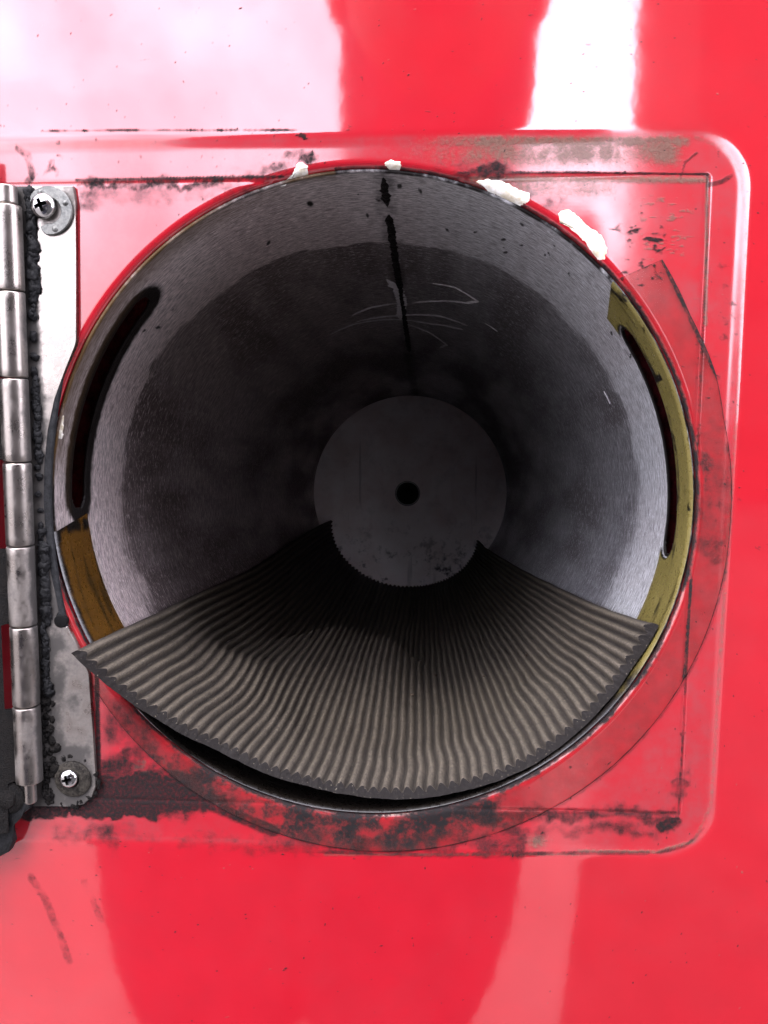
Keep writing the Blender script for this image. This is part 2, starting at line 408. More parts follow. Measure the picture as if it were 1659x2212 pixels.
def grime_at(x, y):
    n = fbm(x/60, y/60, 2); nf = fbm(x/14, y/14, 5)
    g = np.zeros_like(x)
    xw = x+70*(fbm(x/55+3, y/55, 101)-.5)+22*(fbm(x/13, y/13, 103)-.5); yw = y+52*(fbm(x/50, y/50+7, 105)-.5)+20*(fbm(x/13, y/13, 107)-.5)
    def box(x, y, *a): return box_(xw, yw, *a)
    def blob(x, y, *a): return blob_(xw, yw, *a)
    def add(a):
        nonlocal g
        g = np.maximum(g, a)
    add(line(x, y, [(165, 389), (610, 381)], 6, .7)); add(line(x, y, [(990, 373), (1250, 372), (1530, 376)], 5, .62))
    add(box(x, y, 170, 388, 520, 408, 9, .75)*(.5+.7*n)); add(box(x, y, 170, 388, 560, 450, 26, .48)*(.3+1.1*n))
    add(blob(x, y, 645, 338, 55, 22, .8)*(.3+1.1*nf)); add(blob(x, y, 560, 372, 90, 18, .6)*(.4+n))
    add(line(x, y, [(90, 283), (300, 281), (640, 281)], 5, .62)*(.3+1.3*nf)); add(blob(x, y, 640, 284, 16, 6, 1))
    add(blob(x, y, 1050, 380, 110, 22, .7)*(.4+n)); add(blob(x, y, 1180, 420, 120, 30, .45)*(.3+1.2*nf))
    add(line(x, y, [(1528, 378), (1527, 520), (1510, 900), (1490, 1300), (1466, 1758)], 5, .56)*(.6+.7*n))
    add(line(x, y, [(1505, 330), (1480, 350), (1470, 385)], 5, .5)); add(line(x, y, [(1530, 400), (1560, 392), (1580, 378)], 9, .55))
    add(blob(x, y, 1412, 517, 13, 9, 1)); add(blob(x, y, 1385, 493, 20, 4, .9)); add(blob(x, y, 1430, 540, 14, 5, .8)); add(blob(x, y, 1345, 490, 14, 4, .7))
    add(box(x, y, 1330, 470, 1440, 640, 25, .44)*sm(.52, .8, nf)*1.6)
    add(box(x, y, 1530, 560, 1600, 1100, 20, .30)*sm(.5, .8, nf)*1.5)
    add(blob(x, y, 1535, 790, 26, 40, .55)*(.4+n))
    add(box(x, y, 1500, 900, 1570, 1220, 18, .44)*(.2+1.3*n))
    # bottom of the recess
    add(line(x, y, [(1000, 1760), (1250, 1757), (1466, 1757)], 8, .6)*(.6+.7*n)); add(box(x, y, 950, 1738, 1470, 1775, 16, .62)*(.5+.8*n))
    add(box(x, y, 1060, 1775, 1460, 1812, 24, .50)*(.45+1.0*n)); add(blob(x, y, 1453, 1775, 22, 18, 1.0)); add(blob(x, y, 1470, 1700, 16, 50, .5))
    add(line(x, y, [(640, 1838), (900, 1846), (1200, 1843), (1400, 1842)], 8, .55)*(.6+.6*n)); add(line(x, y, [(1420, 1842), (1480, 1828), (1520, 1790)], 6, .45))
    add(box(x, y, 560, 1790, 1130, 1846, 18, .55)*(.5+.8*n)); add(box(x, y, 230, 1790, 700, 1850, 22, .44)*(.25+1.3*n))
    # round the lower hinge screw
    add(box(x, y, 40, 1708, 340, 1764, 12, 1.15)*(.72+.6*n)); add(box(x, y, 200, 1665, 440, 1756, 24, 1.0)*(.45+.85*n)); add(blob(x, y, 420, 1735, 120, 28, .9))
    add(line(x, y, [(330, 1735), (430, 1728), (520, 1765), (590, 1795)], 22, .85)*(.6+.6*n))
    add(blob(x, y, 200, 1800, 95, 38, .62)*(.4+1.0*n)); add(box(x, y, 205, 1480, 520, 1700, 30, .45)*(.15+1.5*n))
    add(box(x, y, 205, 1600, 300, 1700, 24, .75)*(.3+1.0*n)); add(line(x, y, [(209, 1460), (214, 1700)], 8, .8))
    add(line(x, y, [(66, 1893), (100, 1945), (122, 2005), (150, 2075)], 15, .42)*(.35+1.1*nf)); add(line(x, y, [(182, 1905), (218, 1985)], 15, .32)*(.2+1.2*nf))
    add(box(x, y, 100, 300, 140, 395, 22, .5)*sm(.35, .75, nf)*1.4)
    add(line(x, y, [(40, 320), (60, 335), (70, 380), (60, 392)], 14, .55)*(.3+1.2*nf))
    add(sm(.80, .90, fbm(x/9, y/9, 31, 3))*.8)
    add(sm(.79, .88, fbm(x/16, y/16, 37, 3))*.5*sm(1900, 1700, y))
    # thin line of grime along the film edge, reaching past the arc
    add(np.clip(.5*(1-np.abs(np.hypot(x-835, y-1095)-746)/6), 0, 1)*sm(850, 1000, y)*.9)
    return g
def dust_and_highlight_at(x, y):
    n = fbm(x/45, y/45, 12); nf = fbm(x/12, y/12, 15)
    st_ = fbm(x/14, y/70, 18); d = box(x, y, 900, 294, 1490, 318, 9, .85)*(.45+.8*nf)*sm(800, 1100, x)
    d = np.maximum(d, box(x, y, 800, 298, 1470, 356, 24, .80)*(.15+.75*n+.55*st_)*sm(760, 1150, x))
    d = np.maximum(d, box(x, y, 1010, 380, 1525, 396, 8, .75)*(.6+.6*n)); d = np.maximum(d, box(x, y, 1000, 385, 1330, 425, 16, .55)*(.3+1.1*n))
    d = np.maximum(d, line(x, y, [(1500, 296), (1560, 316), (1600, 375), (1613, 480), (1590, 900), (1560, 1350), (1536, 1740), (1500, 1815)], 7, .36)*(.4+.9*nf))  # paler line paints the edge highlight of the recess at the right
    d = np.maximum(d, line(x, y, [(1528, 380), (1524, 700)], 7, .6))
    d = np.maximum(d, line(x, y, [(1250, 1838), (1420, 1840), (1495, 1818)], 6, .55)); d = np.maximum(d, line(x, y, [(700, 1846), (1250, 1846)], 5, .4))
    d = np.maximum(d, box(x, y, 280, 1640, 560, 1720, 22, .5)*sm(.5, .75, nf)*1.3)
    d = np.maximum(d, blob(x, y, 1160, 1818, 24, 16, .7)); d = np.maximum(d, sm(.83, .92, fbm(x/7, y/7, 51, 3))*.5)
    d = np.maximum(d, box(x, y, 1385, 420, 1500, 560, 20, .55)*sm(.58, .72, fbm(x/22, y/7, 71, 4)))
    return d
grime = grime_at(qx, qy)
sedge = sd_rr(VX, VZ, RX0, RX1, RZ0, RZ1, RC).ravel()
wear = (1-sm(-.001, .002, sedge))*(.5+.5*sm(.3, .7, fbm(qx/130, qy/130, 41)))
wear = np.maximum(wear, 1.1*np.exp(-((sedge-.0004)/.0011)**2)*(.5+.8*fbm(qx/30, qy/30, 47)))
wear = np.maximum(wear, .12*sm(.4, .7, fbm(qx/200, qy/200, 43)))
rad = np.hypot(VX, VZ).ravel()
wear = wear*sm(R1+.001, R1+.004, rad)
dthp = np.degrees(np.arctan2(VZ, VX)).ravel() % 360
grime = np.maximum(grime, .75*(1-sm(R1+.0006, R1+.0016, rad))*(.45+.8*fbm(dthp/4, rad*0, 23))*np.where((dthp > 95) & (dthp < 180), .45, 1))
attr(panel, 'grime', grime); attr(panel, 'dust', dust_and_highlight_at(qx, qy)); attr(panel, 'wear', wear)

# white filler showing where the paint has chipped off the lip of the opening
def chip(pts, seed, raise_=.00014):
    # pts in survey pixels -> outline on the panel; domed, uneven patch that follows the lip
    rng = random.Random(seed)
    ctr = np.mean(pts, 0); K = 64; NR = 9
    pa = np.array(pts+[pts[0]], float); L = np.r_[0, np.cumsum(np.hypot(*np.diff(pa, axis=0).T))]
    u = np.linspace(0, L[-1], K, endpoint=False)
    bx_, by_ = np.interp(u, L, pa[:, 0]), np.interp(u, L, pa[:, 1])
    V = []
    for i in range(NR+1):
        f = i/NR
        jx = (fbm(u/9, u*0+seed, seed)-.5)*9*f; jy = (fbm(u/9, u*0+seed+9, seed+4)-.5)*9*f
        x_, y_ = ctr[0]+(bx_-ctr[0])*f+jx, ctr[1]+(by_-ctr[1])*f+jy
        q = np.array([P(a, b) for a, b in zip(x_, y_)])
        X, Z = q[:, 0], q[:, 2]; r = np.hypot(X, Z)
        y = panel_y(X, Z)
        e = np.clip((R1+LIP-r)/LIP, 0, .98); y = y+LIP*(1-np.sqrt(1-e**2))
        hh = raise_*(1-f**2)*(.6+.9*fbm(x_/14, y_/14, seed+7)) - (.0002 if i == NR else 0)
        V.append(np.stack([X, y-hh, Z], -1))
    return mesh_np('paint_chip', np.array(V).reshape(-1, 3), gridfaces(NR+1, K, True)[:, ::-1], M_chip, panel)
chip([(602, 398), (628, 380), (640, 352), (652, 347), (668, 358), (664, 380)], 1)
chip([(829, 351), (843, 345), (866, 348), (869, 356), (860, 367), (840, 369)], 2)
chip([(1022, 390), (1050, 384), (1092, 392), (1122, 408), (1148, 420), (1150, 436), (1120, 447), (1075, 425)], 3, .00014)
chip([(1200, 455), (1222, 446), (1244, 462), (1272, 486), (1305, 512), (1316, 540), (1312, 566), (1296, 566), (1270, 530), (1240, 500), (1203, 478)], 4, .00014)
chip([(117, 902), (130, 893), (132, 915), (127, 950), (115, 948)], 5)

# ------------------------------------------------------------------ storage tube
tube = empty('storage_tube')
tag(tube, 'deep brushed aluminium tube set into the red panel, dark inside', 'tube')
NT = 900
tt = np.r_[np.arange(0.0012, 0.085, 0.0007), np.linspace(0.086, 0.625, 70)]
TH, TT = np.meshgrid(np.linspace(0, 2*np.pi, NT, endpoint=False), tt)
TV = TP(TH, TT).reshape(-1, 3)
SLOTS = [(R_(137), R_(181)), (R_(-9), R_(35))]
S_T0, S_T1 = .0150, .0255
def slot_sd(thv, t):
    d = np.full(np.shape(thv), 1e9); c = (S_T0+S_T1)/2; h = (S_T1-S_T0)/2
    for a, b in SLOTS:
        m = (a+b)/2; u = (np.angle(np.exp(1j*(thv-m))))*TR; L = (b-a)/2*TR-h
        d = np.minimum(d, np.hypot(np.maximum(np.abs(u)-L, 0), t-c)-h)
    return d
tf = gridfaces(len(tt), NT, True)
fc_th = np.angle(np.exp(1j*TH).ravel()[tf].mean(1)); fc_t = TT.ravel()[tf].mean(1)
keep = slot_sd(fc_th, fc_t) > 0
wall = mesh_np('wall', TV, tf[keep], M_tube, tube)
mod = wall.modifiers.new('thickness', 'SOLIDIFY'); mod.thickness = 0.0009; mod.offset = -1.0
thf, ttf = TH.ravel(), TT.ravel(); dth = np.degrees(thf) % 360
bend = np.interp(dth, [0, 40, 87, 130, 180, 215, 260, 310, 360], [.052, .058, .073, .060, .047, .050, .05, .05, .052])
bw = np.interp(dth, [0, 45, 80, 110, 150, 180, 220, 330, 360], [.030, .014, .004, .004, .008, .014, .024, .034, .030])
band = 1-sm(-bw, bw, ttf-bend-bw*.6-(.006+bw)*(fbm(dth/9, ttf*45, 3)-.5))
s_ = slot_sd(thf, ttf)
gr = .95*(1-sm(.0015, .0100, s_))*((dth > 100) & (dth < 200))
gr = np.maximum(gr, .95*(1-sm(.0004, .0015, s_)))
gr = np.maximum(gr, .8*(1-sm(0.0012, .0035, ttf))*(.4+.9*fbm(dth/5, ttf*0, 8)))
gr = np.maximum(gr, .55*(1-sm(.5, 5.5, np.abs(np.angle(np.exp(1j*(thf-R_(87))))*180/np.pi)))*(.3+fbm(dth/2, ttf*90, 21)))
rng = random.Random(4)
for i in range(26):                                     # nicks in the worn front band
    a = rng.uniform(25, 150); t0 = rng.uniform(.008, .05); wd, ln = rng.uniform(.25, .5), rng.uniform(.0006, .003)
    gr = np.maximum(gr, 1.0*np.exp(-(((dth-a-(ttf-t0)*rng.uniform(-200, 200))/wd)**2+((ttf-t0)/ln)**2)))
for (px, py, w2) in [(670, 440, 3)]:
    a, t0 = tube_hit(px, py); gr = np.maximum(gr, np.exp(-(((thf-a)/.012)**2+((ttf-t0)/.003)**2)))
attr(wall, 'grime', gr); attr(wall, 'band', band)
attr(wall, 'amber', .9*(1-sm(.002, .016, ttf))*sm(.25, .6, fbm(dth/18, ttf*40, 77))*((dth > 95) & (dth < 185)))
attrv(wall, 'tuv', np.stack([((thf+np.pi/2) % (2*np.pi))*TR, ttf, thf*0], -1))
# pockets behind the two slots, red inside, with their shade put into the colour
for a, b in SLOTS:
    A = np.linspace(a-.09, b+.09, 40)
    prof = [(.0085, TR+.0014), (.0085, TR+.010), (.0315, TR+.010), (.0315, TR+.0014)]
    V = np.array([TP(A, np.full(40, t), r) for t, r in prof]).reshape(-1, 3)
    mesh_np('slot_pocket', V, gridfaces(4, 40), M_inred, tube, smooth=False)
# end cap with a drilled hole
capc = TP(np.array(0.), np.array(.6), 0.0)
Mc = Matrix(((E1[0], E2[0], AX[0], capc[0]), (E1[1], E2[1], AX[1], capc[1]), (E1[2], E2[2], AX[2], capc[2]), (0, 0, 0, 1)))
HR = .0118
Mh = Mc @ Matrix.Translation((-.0022, -.0012, 0))
bm = bmesh.new(); rs = []
for r in [HR]+list(np.linspace(HR+.0012, TR+.0004, 14)):
    f = (r-HR)/(TR-HR); q = [] 
    for k in range(96):
        a = 2*math.pi*k/96
        q.append(bm.verts.new(((r*math.cos(a)-.0022*(1-f)), r*math.sin(a)-.0012*(1-f), .0006*(r == HR)+.0012*math.sin(3*a+1)*f*(1-f))))
    rs.append(q)
for a_, b_ in zip(rs, rs[1:]):
    for k in range(96): bm.faces.new((a_[k], a_[(k+1) % 96], b_[(k+1) % 96], b_[k]))
bm.transform(Mc); cap = bm_obj('end_cap', bm, M_cap, tube)
bm = lathe([(HR, .0005), (HR-.0002, .004), (HR-.0002, .03), (0, .03)], 48, Mh); bm_obj('drain_hole', bm, M_dark, cap)
bm = lathe([(HR+.0001, .0006), (HR+.0005, -.0002), (HR+.0010, -.0002), (HR+.0016, .0004)], 64, Mh); bm_obj('hole_rim', bm, M_zinc, cap)
# weld seam along the top
def ribbon(name, pts, width, rad_off, mat, parent, seed=0, jag=.3, crown=.0):
    """pts: (theta, t) path on the tube wall; raised strip"""
    A = np.array(pts, float); L = np.r_[0, np.cumsum(np.hypot(np.diff(A[:, 0])*TR, np.diff(A[:, 1])))]
    n = max(8, int(L[-1]/.0012)); u = np.linspace(0, L[-1], n)
    a, t = np.interp(u, L, A[:, 0]), np.interp(u, L, A[:, 1])
    da, dt = np.gradient(a)*TR, np.gradient(t); ln = np.hypot(da, dt)+1e-9
    na, nt = -dt/ln, da/ln
    w = width*.5*np.minimum(1, np.minimum(u, L[-1]-u)/(width*2.5)+.1)
    V = []
    for k, f in enumerate((-1, -.5, 0, .5, 1)):
        wj = w*(1+jag*(fbm(u*700, u*0+k, seed+int(f > 0)*5)-.5)*2) if jag else w
        V.append(TP(a+na*wj*f/TR, t+nt*wj*f, np.full(n, TR)-(rad_off*(1-.9*abs(f)) + crown*(1-abs(f))-(.00004 if abs(f) == 1 else 0))))
    return mesh_np(name, np.array(V).reshape(-1, 3), gridfaces(5, n), mat, parent)
seam = lambda t: R_(87.0-1.0*t)
ribbon('weld_seam', [(seam(t), t) for t in np.linspace(.005, .031, 12)], .0030, .0005, M_weld, tube, 3, .7)
ribbon('weld_seam', [(seam(t), t) for t in np.linspace(.039, .33, 60)], .0030, .0004, M_weld, tube, 5, .6)
GLINTS = [([(935, 612), (985, 622), (1030, 650), (1010, 655), (960, 650), (890, 655)], .0016),
       ([(760, 682), (800, 665), (860, 655)], .0022), ([(770, 695), (860, 682), (950, 683), (1010, 704)], .0024),
       ([(715, 722), (760, 702), (850, 690), (930, 700), (1000, 712)], .0020), ([(835, 603), (860, 625), (868, 650), (865, 690)], .0035),
       ([(880, 700), (930, 720), (965, 745), (950, 752)], .0015), ([(1048, 698), (1075, 716)], .0024), ([(1305, 845), (1318, 872)], .0022)]
for i, (pl, w) in enumerate(GLINTS):  # thin pale strips standing in for rippled glints on the wall
    ribbon('glint', [tube_hit(*p) for p in pl], w*1.5, .00022, M_glint, tube, 30+i, .6)

# ------------------------------------------------------------------ yellowed protective film round the mouth
film = empty('protective_film')
tag(film, 'yellowed clear protective film wrapped around the lower rim of the opening', 'film')
OUT = [(1292, 626), (1430, 561), (1490, 680), (1545, 806), (1562, 900)]
for a in np.linspace(-3, -176, 90): OUT.append((835+742*math.cos(R_(a)), 1095-742*math.sin(R_(a))))
op = np.array([P(*p) for p in OUT]); oth = np.unwrap(np.arctan2(op[:, 2], op[:, 0])); orr = np.hypot(op[:, 0], op[:, 2])
K = 420
th0 = math.atan2(P(1330, 607)[2], P(1330, 607)[0])
A = np.linspace(oth[1], oth[-1], K)
ro = np.interp(-A, -oth[1:], orr[1:])
NRR = 40; V = []
start = np.array([P(1318, 612), P(1430, 561)])
for i in range(NRR+1):
    f = i/NRR
    r = (R1+.0003)+(ro-R1-.0003)*f
    # the cut end runs straight from the mouth to the corner, not along a radius
    lead = (th0-oth[1])*(1-f)*np.exp(-((A[0]-A)/.06)**2)
    a = A+lead
    X, Z = r*np.cos(a), r*np.sin(a)
    e = np.clip((R1+LIP-r)/LIP, 0, .999)
    y = panel_y(X, Z)+LIP*(1-np.sqrt(1-e**2))-.00035
    V.append(np.stack([X, y, Z], -1))
X, Z = V[-1][:, 0], V[-1][:, 2]; V.append(np.stack([X, V[-1][:, 1]+.0004, Z], -1))
V = np.array(V); fl = mesh_np('flange', V.reshape(-1, 3), gridfaces(len(V), K), M_film, film)
fx, fy = proj(V.reshape(-1, 3)); n = fbm(fx/50, fy/50, 61); nf = fbm(fx/15, fy/15, 63)
g = .78*box(fx, fy, 560, 1690, 1120, 1850, 70)*(.30+.95*n)
g = np.maximum(g, .62*box(fx, fy, 250, 1560, 560, 1780, 40)*(.3+1.0*n)); g = np.maximum(g, .75*box(fx, fy, 560, 1690, 950, 1765, 35)*(.25+1.0*nf))
g = np.maximum(g, .95*np.exp(-((np.arange(len(V))[:, None]-NRR)/.9)**2*np.ones((1, K))).ravel()*(.75+.4*n))
g = np.maximum(g, line(fx, fy, [(1292, 626), (1430, 561), (1545, 806), (1562, 840)], 7, .6)); g = np.maximum(g, line(fx, fy, [(1395, 705), (1440, 780), (1475, 880), (1495, 950)], 15, .7)*(.5+.9*nf))
g = np.maximum(g, .8*np.exp(-(np.arange(len(V))[:, None]/5.0)**2*np.ones((1, K))).ravel()*(.35+.9*n)); g = np.maximum(g, .42*sm(.55, .8, nf)); g = np.maximum(g, blob(fx, fy, 1140, 1745, 26, 12, .8)*sm(.4, .6, nf))
g = np.maximum(g, line(fx, fy, [(1493, 1250), (1466, 1640)], 7, .6)); g = np.maximum(g, blob(fx, fy, 1525, 1000, 30, 130, .5)*(.3+1.1*n))
attr(fl, 'grime', g)
# the part of the film that turns into the tube
a0, a1 = R_(38.5), R_(180-360)+R_(2)
A = np.linspace(a0, a1, 500); T = np.arange(.0003, .0278, .0007)
AA, TT2 = np.meshgrid(A, T)
ll = np.interp(np.degrees(AA), [-178, -170, -150, -120, -90, -60, -30, -10, 5, 20, 38.5], [.026, .027, .029, .029, .029, .029, .028, .0265, .026, .025, .0262])/.0278
TT2 = np.where(TT2 > 0, TT2*ll, TT2)
AA2 = AA - R_(7)*np.clip(TT2/.026, 0, 1)*0 + R_(4)*np.clip(1-TT2/.026, 0, 1)*np.exp(-((a0-AA)/.05)**2) - R_(3)*np.clip(1-TT2/.026, 0, 1)*np.exp(-((AA-a1)/.06)**2)*-1
rads = np.full(AA.shape, TR-.0005)
rads = np.where(TT2 < .0012, TR-.0005+(.0012-TT2)*.9, rads)
V = TP(AA2, TT2, rads)
ff = gridfaces(len(T), len(A)); cth = AA2.ravel()[ff].mean(1); ct = TT2.ravel()[ff].mean(1)
slv = mesh_np('sleeve', V.reshape(-1, 3), ff[slot_sd(cth, ct) > .0012][:, ::-1], M_amber, film)
da = np.degrees(AA2).ravel(); t2 = TT2.ravel(); n = fbm(da/6, t2*160, 81); nf = fbm(da/2, t2*400, 83)
g = .9*(1-sm(.001, .0035, slot_sd(AA2.ravel(), t2)))*(.5+.7*n)
g = np.maximum(g, .9*(1-sm(.0005, .002, np.abs(t2-.0118)))*(da > -60)*(da < 36)*(.2+1.0*nf)*.8)
g = np.maximum(g, 1.0*(1-sm(-40, -20, da))*sm(-150, -128, da)*(.55+.7*n)); g = np.maximum(g, .8*(1-sm(-62, -40, da))*sm(-130, -112, da))
g = np.maximum(g, .6*sm(-175, -160, -np.abs(da+170)-0*da-160)*0); g = np.maximum(g, .9*np.exp(-((da+24)/2.2)**2-((t2-.017)/.0025)**2))
g = np.maximum(g, .8*sm(.62, .8, fbm(da/4, t2*250, 91))*(t2 < .006)); g = np.maximum(g, .8*(1-sm(.0, .007, t2))*(da < -130)*(.6+.6*n)); g = np.maximum(g, .85*sm(-182, -176, -da-354+0*da)*0)
g = np.maximum(g, .9*np.exp(-((da-24)/.7)**2)*(t2 > .006)); g = np.maximum(g, .8*np.exp(-((da+176)/2.0)**2)*(.4+nf))
attr(slv, 'grime', g); attr(slv, 'hue', sm(-100, -20, da)); attrv(slv, 'tuv', np.stack([AA2.ravel(), t2, t2*0], -1))

# grey rubber seal between hinge leaf and mouth
A = np.linspace(R_(158), R_(205), 120); V = []
for yy, f in ((.0002, 0), (-.0009, 0), (-.0012, .12), (-.0012, .88), (-.0009, 1), (.0002, 1)):
    rows = []
    for a in A:
        e = math.sin(math.pi*(a-A[0])/(A[-1]-A[0]))**.6
        wob = 1.3*(float(fbm(np.array([a*40.]), np.array([f*3.]), 7))-.5)
        o = (835+(752+wob)*math.cos(a), 1075-(752+wob)*math.sin(a)); i_ = (835+(752-30*e-1+wob)*math.cos(a), 1075-(752-30*e-1)*math.sin(a))
        p = P(i_[0]+(o[0]-i_[0])*f, i_[1]+(o[1]-i_[1])*f); rows.append((p[0], yy-.0003, p[2]))
    V.append(rows)
seal = mesh_np('rubber_seal', np.array(V).reshape(-1, 3), gridfaces(6, 120), M_seal)
tag(seal, 'thin dark grey rubber seal strip between the steel hinge leaf and the opening', 'seal')

# ------------------------------------------------------------------ ribbed rubber mat
NRIB = 58; SA = 9; MT = .0041
nu = NRIB*SA+1; nv = 210
U = np.linspace(0, 1, nu); Vv = np.linspace(0, 1, nv)**1.35
UU, VVg = np.meshgrid(U, Vv)
dT = 206.8+(338.5-206.8)*UU
t0 = np.interp(dT, [206.8, 214, 224, 239, 257, 275, 295, 307, 319.5, 330, 338.5], [-.0165, -.012, -.007, -.002, -.0005, 0, .000, .001, .002, .003, .001])
tM = t0+(.575-t0)*VVg
sh = np.where(UU < .5, 1-2*UU, 0)*-7.0*sm(.2, .58, tM) + np.clip(2*UU-1, 0, 1)*-13.0*np.clip(tM/.5, 0, 1)**.7
wv = 1.5*np.exp(-((tM-.050)/.022)**2)*np.exp(-((dT-232)/16)**2) - 0.8*np.exp(-((tM-.105)/.030)**2)*np.exp(-((dT-230)/16)**2) + 0.6*np.exp(-((tM-.022)/.012)**2)*np.exp(-((dT-285)/22)**2) + 0.8*np.exp(-((tM-.040)/.022)**2)*np.exp(-((dT-318)/12)**2) + .8*(fbm(tM*16, dT/11, 5)-.5)
thm = R_(1)*(dT+sh+wv*sm(0, .012, tM-t0))
def gb(th_, t_, sth, st, amp): return amp*np.exp(-((dT-th_)/sth)**2-((tM-t_)/st)**2)
def win(a, b, c, d): return sm(a, b, dT)*(1-sm(c, d, dT))
lift = np.interp(dT, [206.8, 216, 226, 239, 258, 275, 290, 302, 338.5], [.0003, .002, .0045, .0066, .0060, .0040, .0018, .0006, .0006])*np.exp(-(np.clip(tM+.01, 0, 1)/.050)**2)
tc = np.interp(dT, [206, 222, 234, 252, 275, 300], [.105, .125, .150, .180, .178, .17])
lift = lift + .0215*win(224, 248, 266, 288)*sm(.035, 1, tM/tc)**1.2*(1-sm(tc, tc+.034, tM))
lift = lift + gb(230, .070, 11, .028, .0085) - gb(222, .115, 7, .03, .003) + gb(246, .05, 6, .014, .0022) + gb(268, .030, 9, .016, .0016)
lift = lift + gb(289, .038, 11, .020, .0022) + gb(312, .055, 8, .026, .0034) + gb(327, .035, 6, .016, .0026) + gb(325, .13, 9, .05, .004)
lift = lift + .0012*(fbm(dT/8, tM*30, 99)-.5) + .013*sm(.30, .57, tM)*np.clip(np.abs(UU-.5)/.5, 0, 1)**4
ph = (UU*NRIB) % 1.0
rib = (.5+.5*np.cos((ph-.5)*2*np.pi))**.72
rib = np.where(UU >= 1, 0, rib)
rv = rib*(.72+.5*fbm(dT/2.3, tM*70, 55))
RIBH = .0021
rTop = TR-.0006-lift-MT-RIBH*rv+RIBH
rBot = TR-.0006-lift
skew = .0004*(fbm(dT*1.2, dT*0, 66)-.5)
fr = np.where(VVg == 0, 1, 0)
top = TP(thm, tM+skew, rTop); bot = TP(thm, tM+skew, rBot)
FT = gridfaces(nv, nu); off = nu*nv
side = []
def strip(idx):
    idx = np.array(idx); return np.stack([idx[:-1], idx[1:], idx[1:]+off, idx[:-1]+off], -1)
side = np.concatenate([strip(np.arange(nu)), strip(np.arange(nu)+(nv-1)*nu)[:, ::-1], strip(np.arange(nv)*nu)[:, ::-1], strip(np.arange(nv)*nu+nu-1)])
# separate copies of the rim vertices keep the cut edges crisp
allV = np.concatenate([top.reshape(-1, 3), bot.reshape(-1, 3)])
rimV = allV[side.ravel()]; rimF = np.arange(side.size).reshape(-1, 4)+len(allV)
MV = np.concatenate([allV, rimV]); MF = np.concatenate([FT, FT[:, ::-1]+off, rimF])
rmat = mesh_np('rubber_mat', MV, MF, M_mat)
tag(rmat, 'dusty black ribbed rubber mat lining the floor of the tube', 'mat')
attr(rmat, 'ridge', np.r_[rib.ravel(), np.zeros(off), np.zeros(len(rimV))])
attr(rmat, 'top', np.r_[np.ones(off), np.zeros(off), np.full(len(rimV), .12)])
tu = np.stack([UU.ravel(), tM.ravel(), UU.ravel()*0], -1)
attrv(rmat, 'tuv', np.concatenate([tu, tu, np.concatenate([tu, tu])[side.ravel()]]))
# crumbs lying on the mat, each one a thing
def mat_point(u, v):
    i, j = int(v*(nv-1)), int(u*(nu-1)); j = min(j, nu-2)
    p = top[i, j]; return p, -(p-AX*(p@AX))/np.linalg.norm(p-AX*(p@AX))
rng = random.Random(12)
spots = [('dark crumb of dirt on the mat just above its front edge, left of centre', .545, .30, .0010), ('black crumb on the mat below the drain hole', .60, .40, .0009),
         ('brown crumb lying between ribs in the right half of the mat', .72, .33, .0008), ('dark crumb on the right part of the mat', .83, .30, .0008)]
for lab, u, v, s in spots:
    p, nrm = mat_point(u, v)
    bm = bmesh.new(); bmesh.ops.create_icosphere(bm, subdivisions=2, radius=s)
    for q in bm.verts:
        q.co *= 1+.45*mnoise.noise(q.co*900+Vector((u*50, 0, 0))); q.co.z *= .7
    bm.transform(Matrix.Translation(Vector(p+nrm*s*.25)))
    tag(bm_obj('crumb', bm, M_grit), lab, 'crumb', 'crumbs of dirt on the mat')

# ------------------------------------------------------------------ hinge
hinge = empty('hinge'); tag(hinge, 'greasy stainless steel hinge screwed to the left of the opening', 'hinge')
YH = -.0046
cT, cB = P(15, 440, YH), P(64, 1690, YH)
def hz(py): return P(40, py, YH)[2]
def hx(z): return cT[0]+(cB[0]-cT[0])*(z-cT[2])/(cB[2]-cT[2])
tilt = math.atan2(cT[0]-cB[0], cT[2]-cB[2])
KR = .0042
def barrel(py0, py1, r, name, parent, gseed, lo):
    z0, z1 = hz(py1), hz(py0); h = z1-z0
    prof = [(0, 0), (r-.0004, 0), (r-.0001, .00015), (r, .0005)] + [(r, h*k/10) for k in range(1, 10)] + [(r, h-.0005), (r-.0001, h-.00015), (r-.0004, h), (0, h)]
    M = Matrix.Translation((hx(z0), YH, z0)) @ Matrix.Rotation(tilt, 4, 'Y')
    o = bm_obj(name, lathe(prof, 40, M), M_knuckle, parent, True, 50)
    co = np.array([v.co for v in o.data.vertices]); ang = np.arctan2(co[:, 0]-hx(co[:, 2]), -(co[:, 1]-YH))
    g = lo+.45*sm(.75, 1.5, ang)+.5*sm(.9, 1.6, -ang)+.35*(fbm(co[:, 0]*400+gseed, co[:, 2]*180, gseed)-.5)  # darker towards both sides of the barrel
    attr(o, 'grime', g); return o
seams = [443, 630, 817, 998, 1178, 1350, 1522, 1688]
barrel(401, 442, .0031, 'pin_end', hinge, 3, .12)
door = empty('hatch_door'); tag(door, 'greasy dark hatch door edge folded open at the far left', 'door')
for i in range(7):
    z = [.16, .22, .34, .32, .46, .36, .44][i]
    barrel(seams[i]+1.2, seams[i+1]-1.2, KR, 'knuckle', hinge if i % 2 else door, 10+i, z)
barrel(1687, 1732, .0021, 'pin_end', hinge, 5, .2)
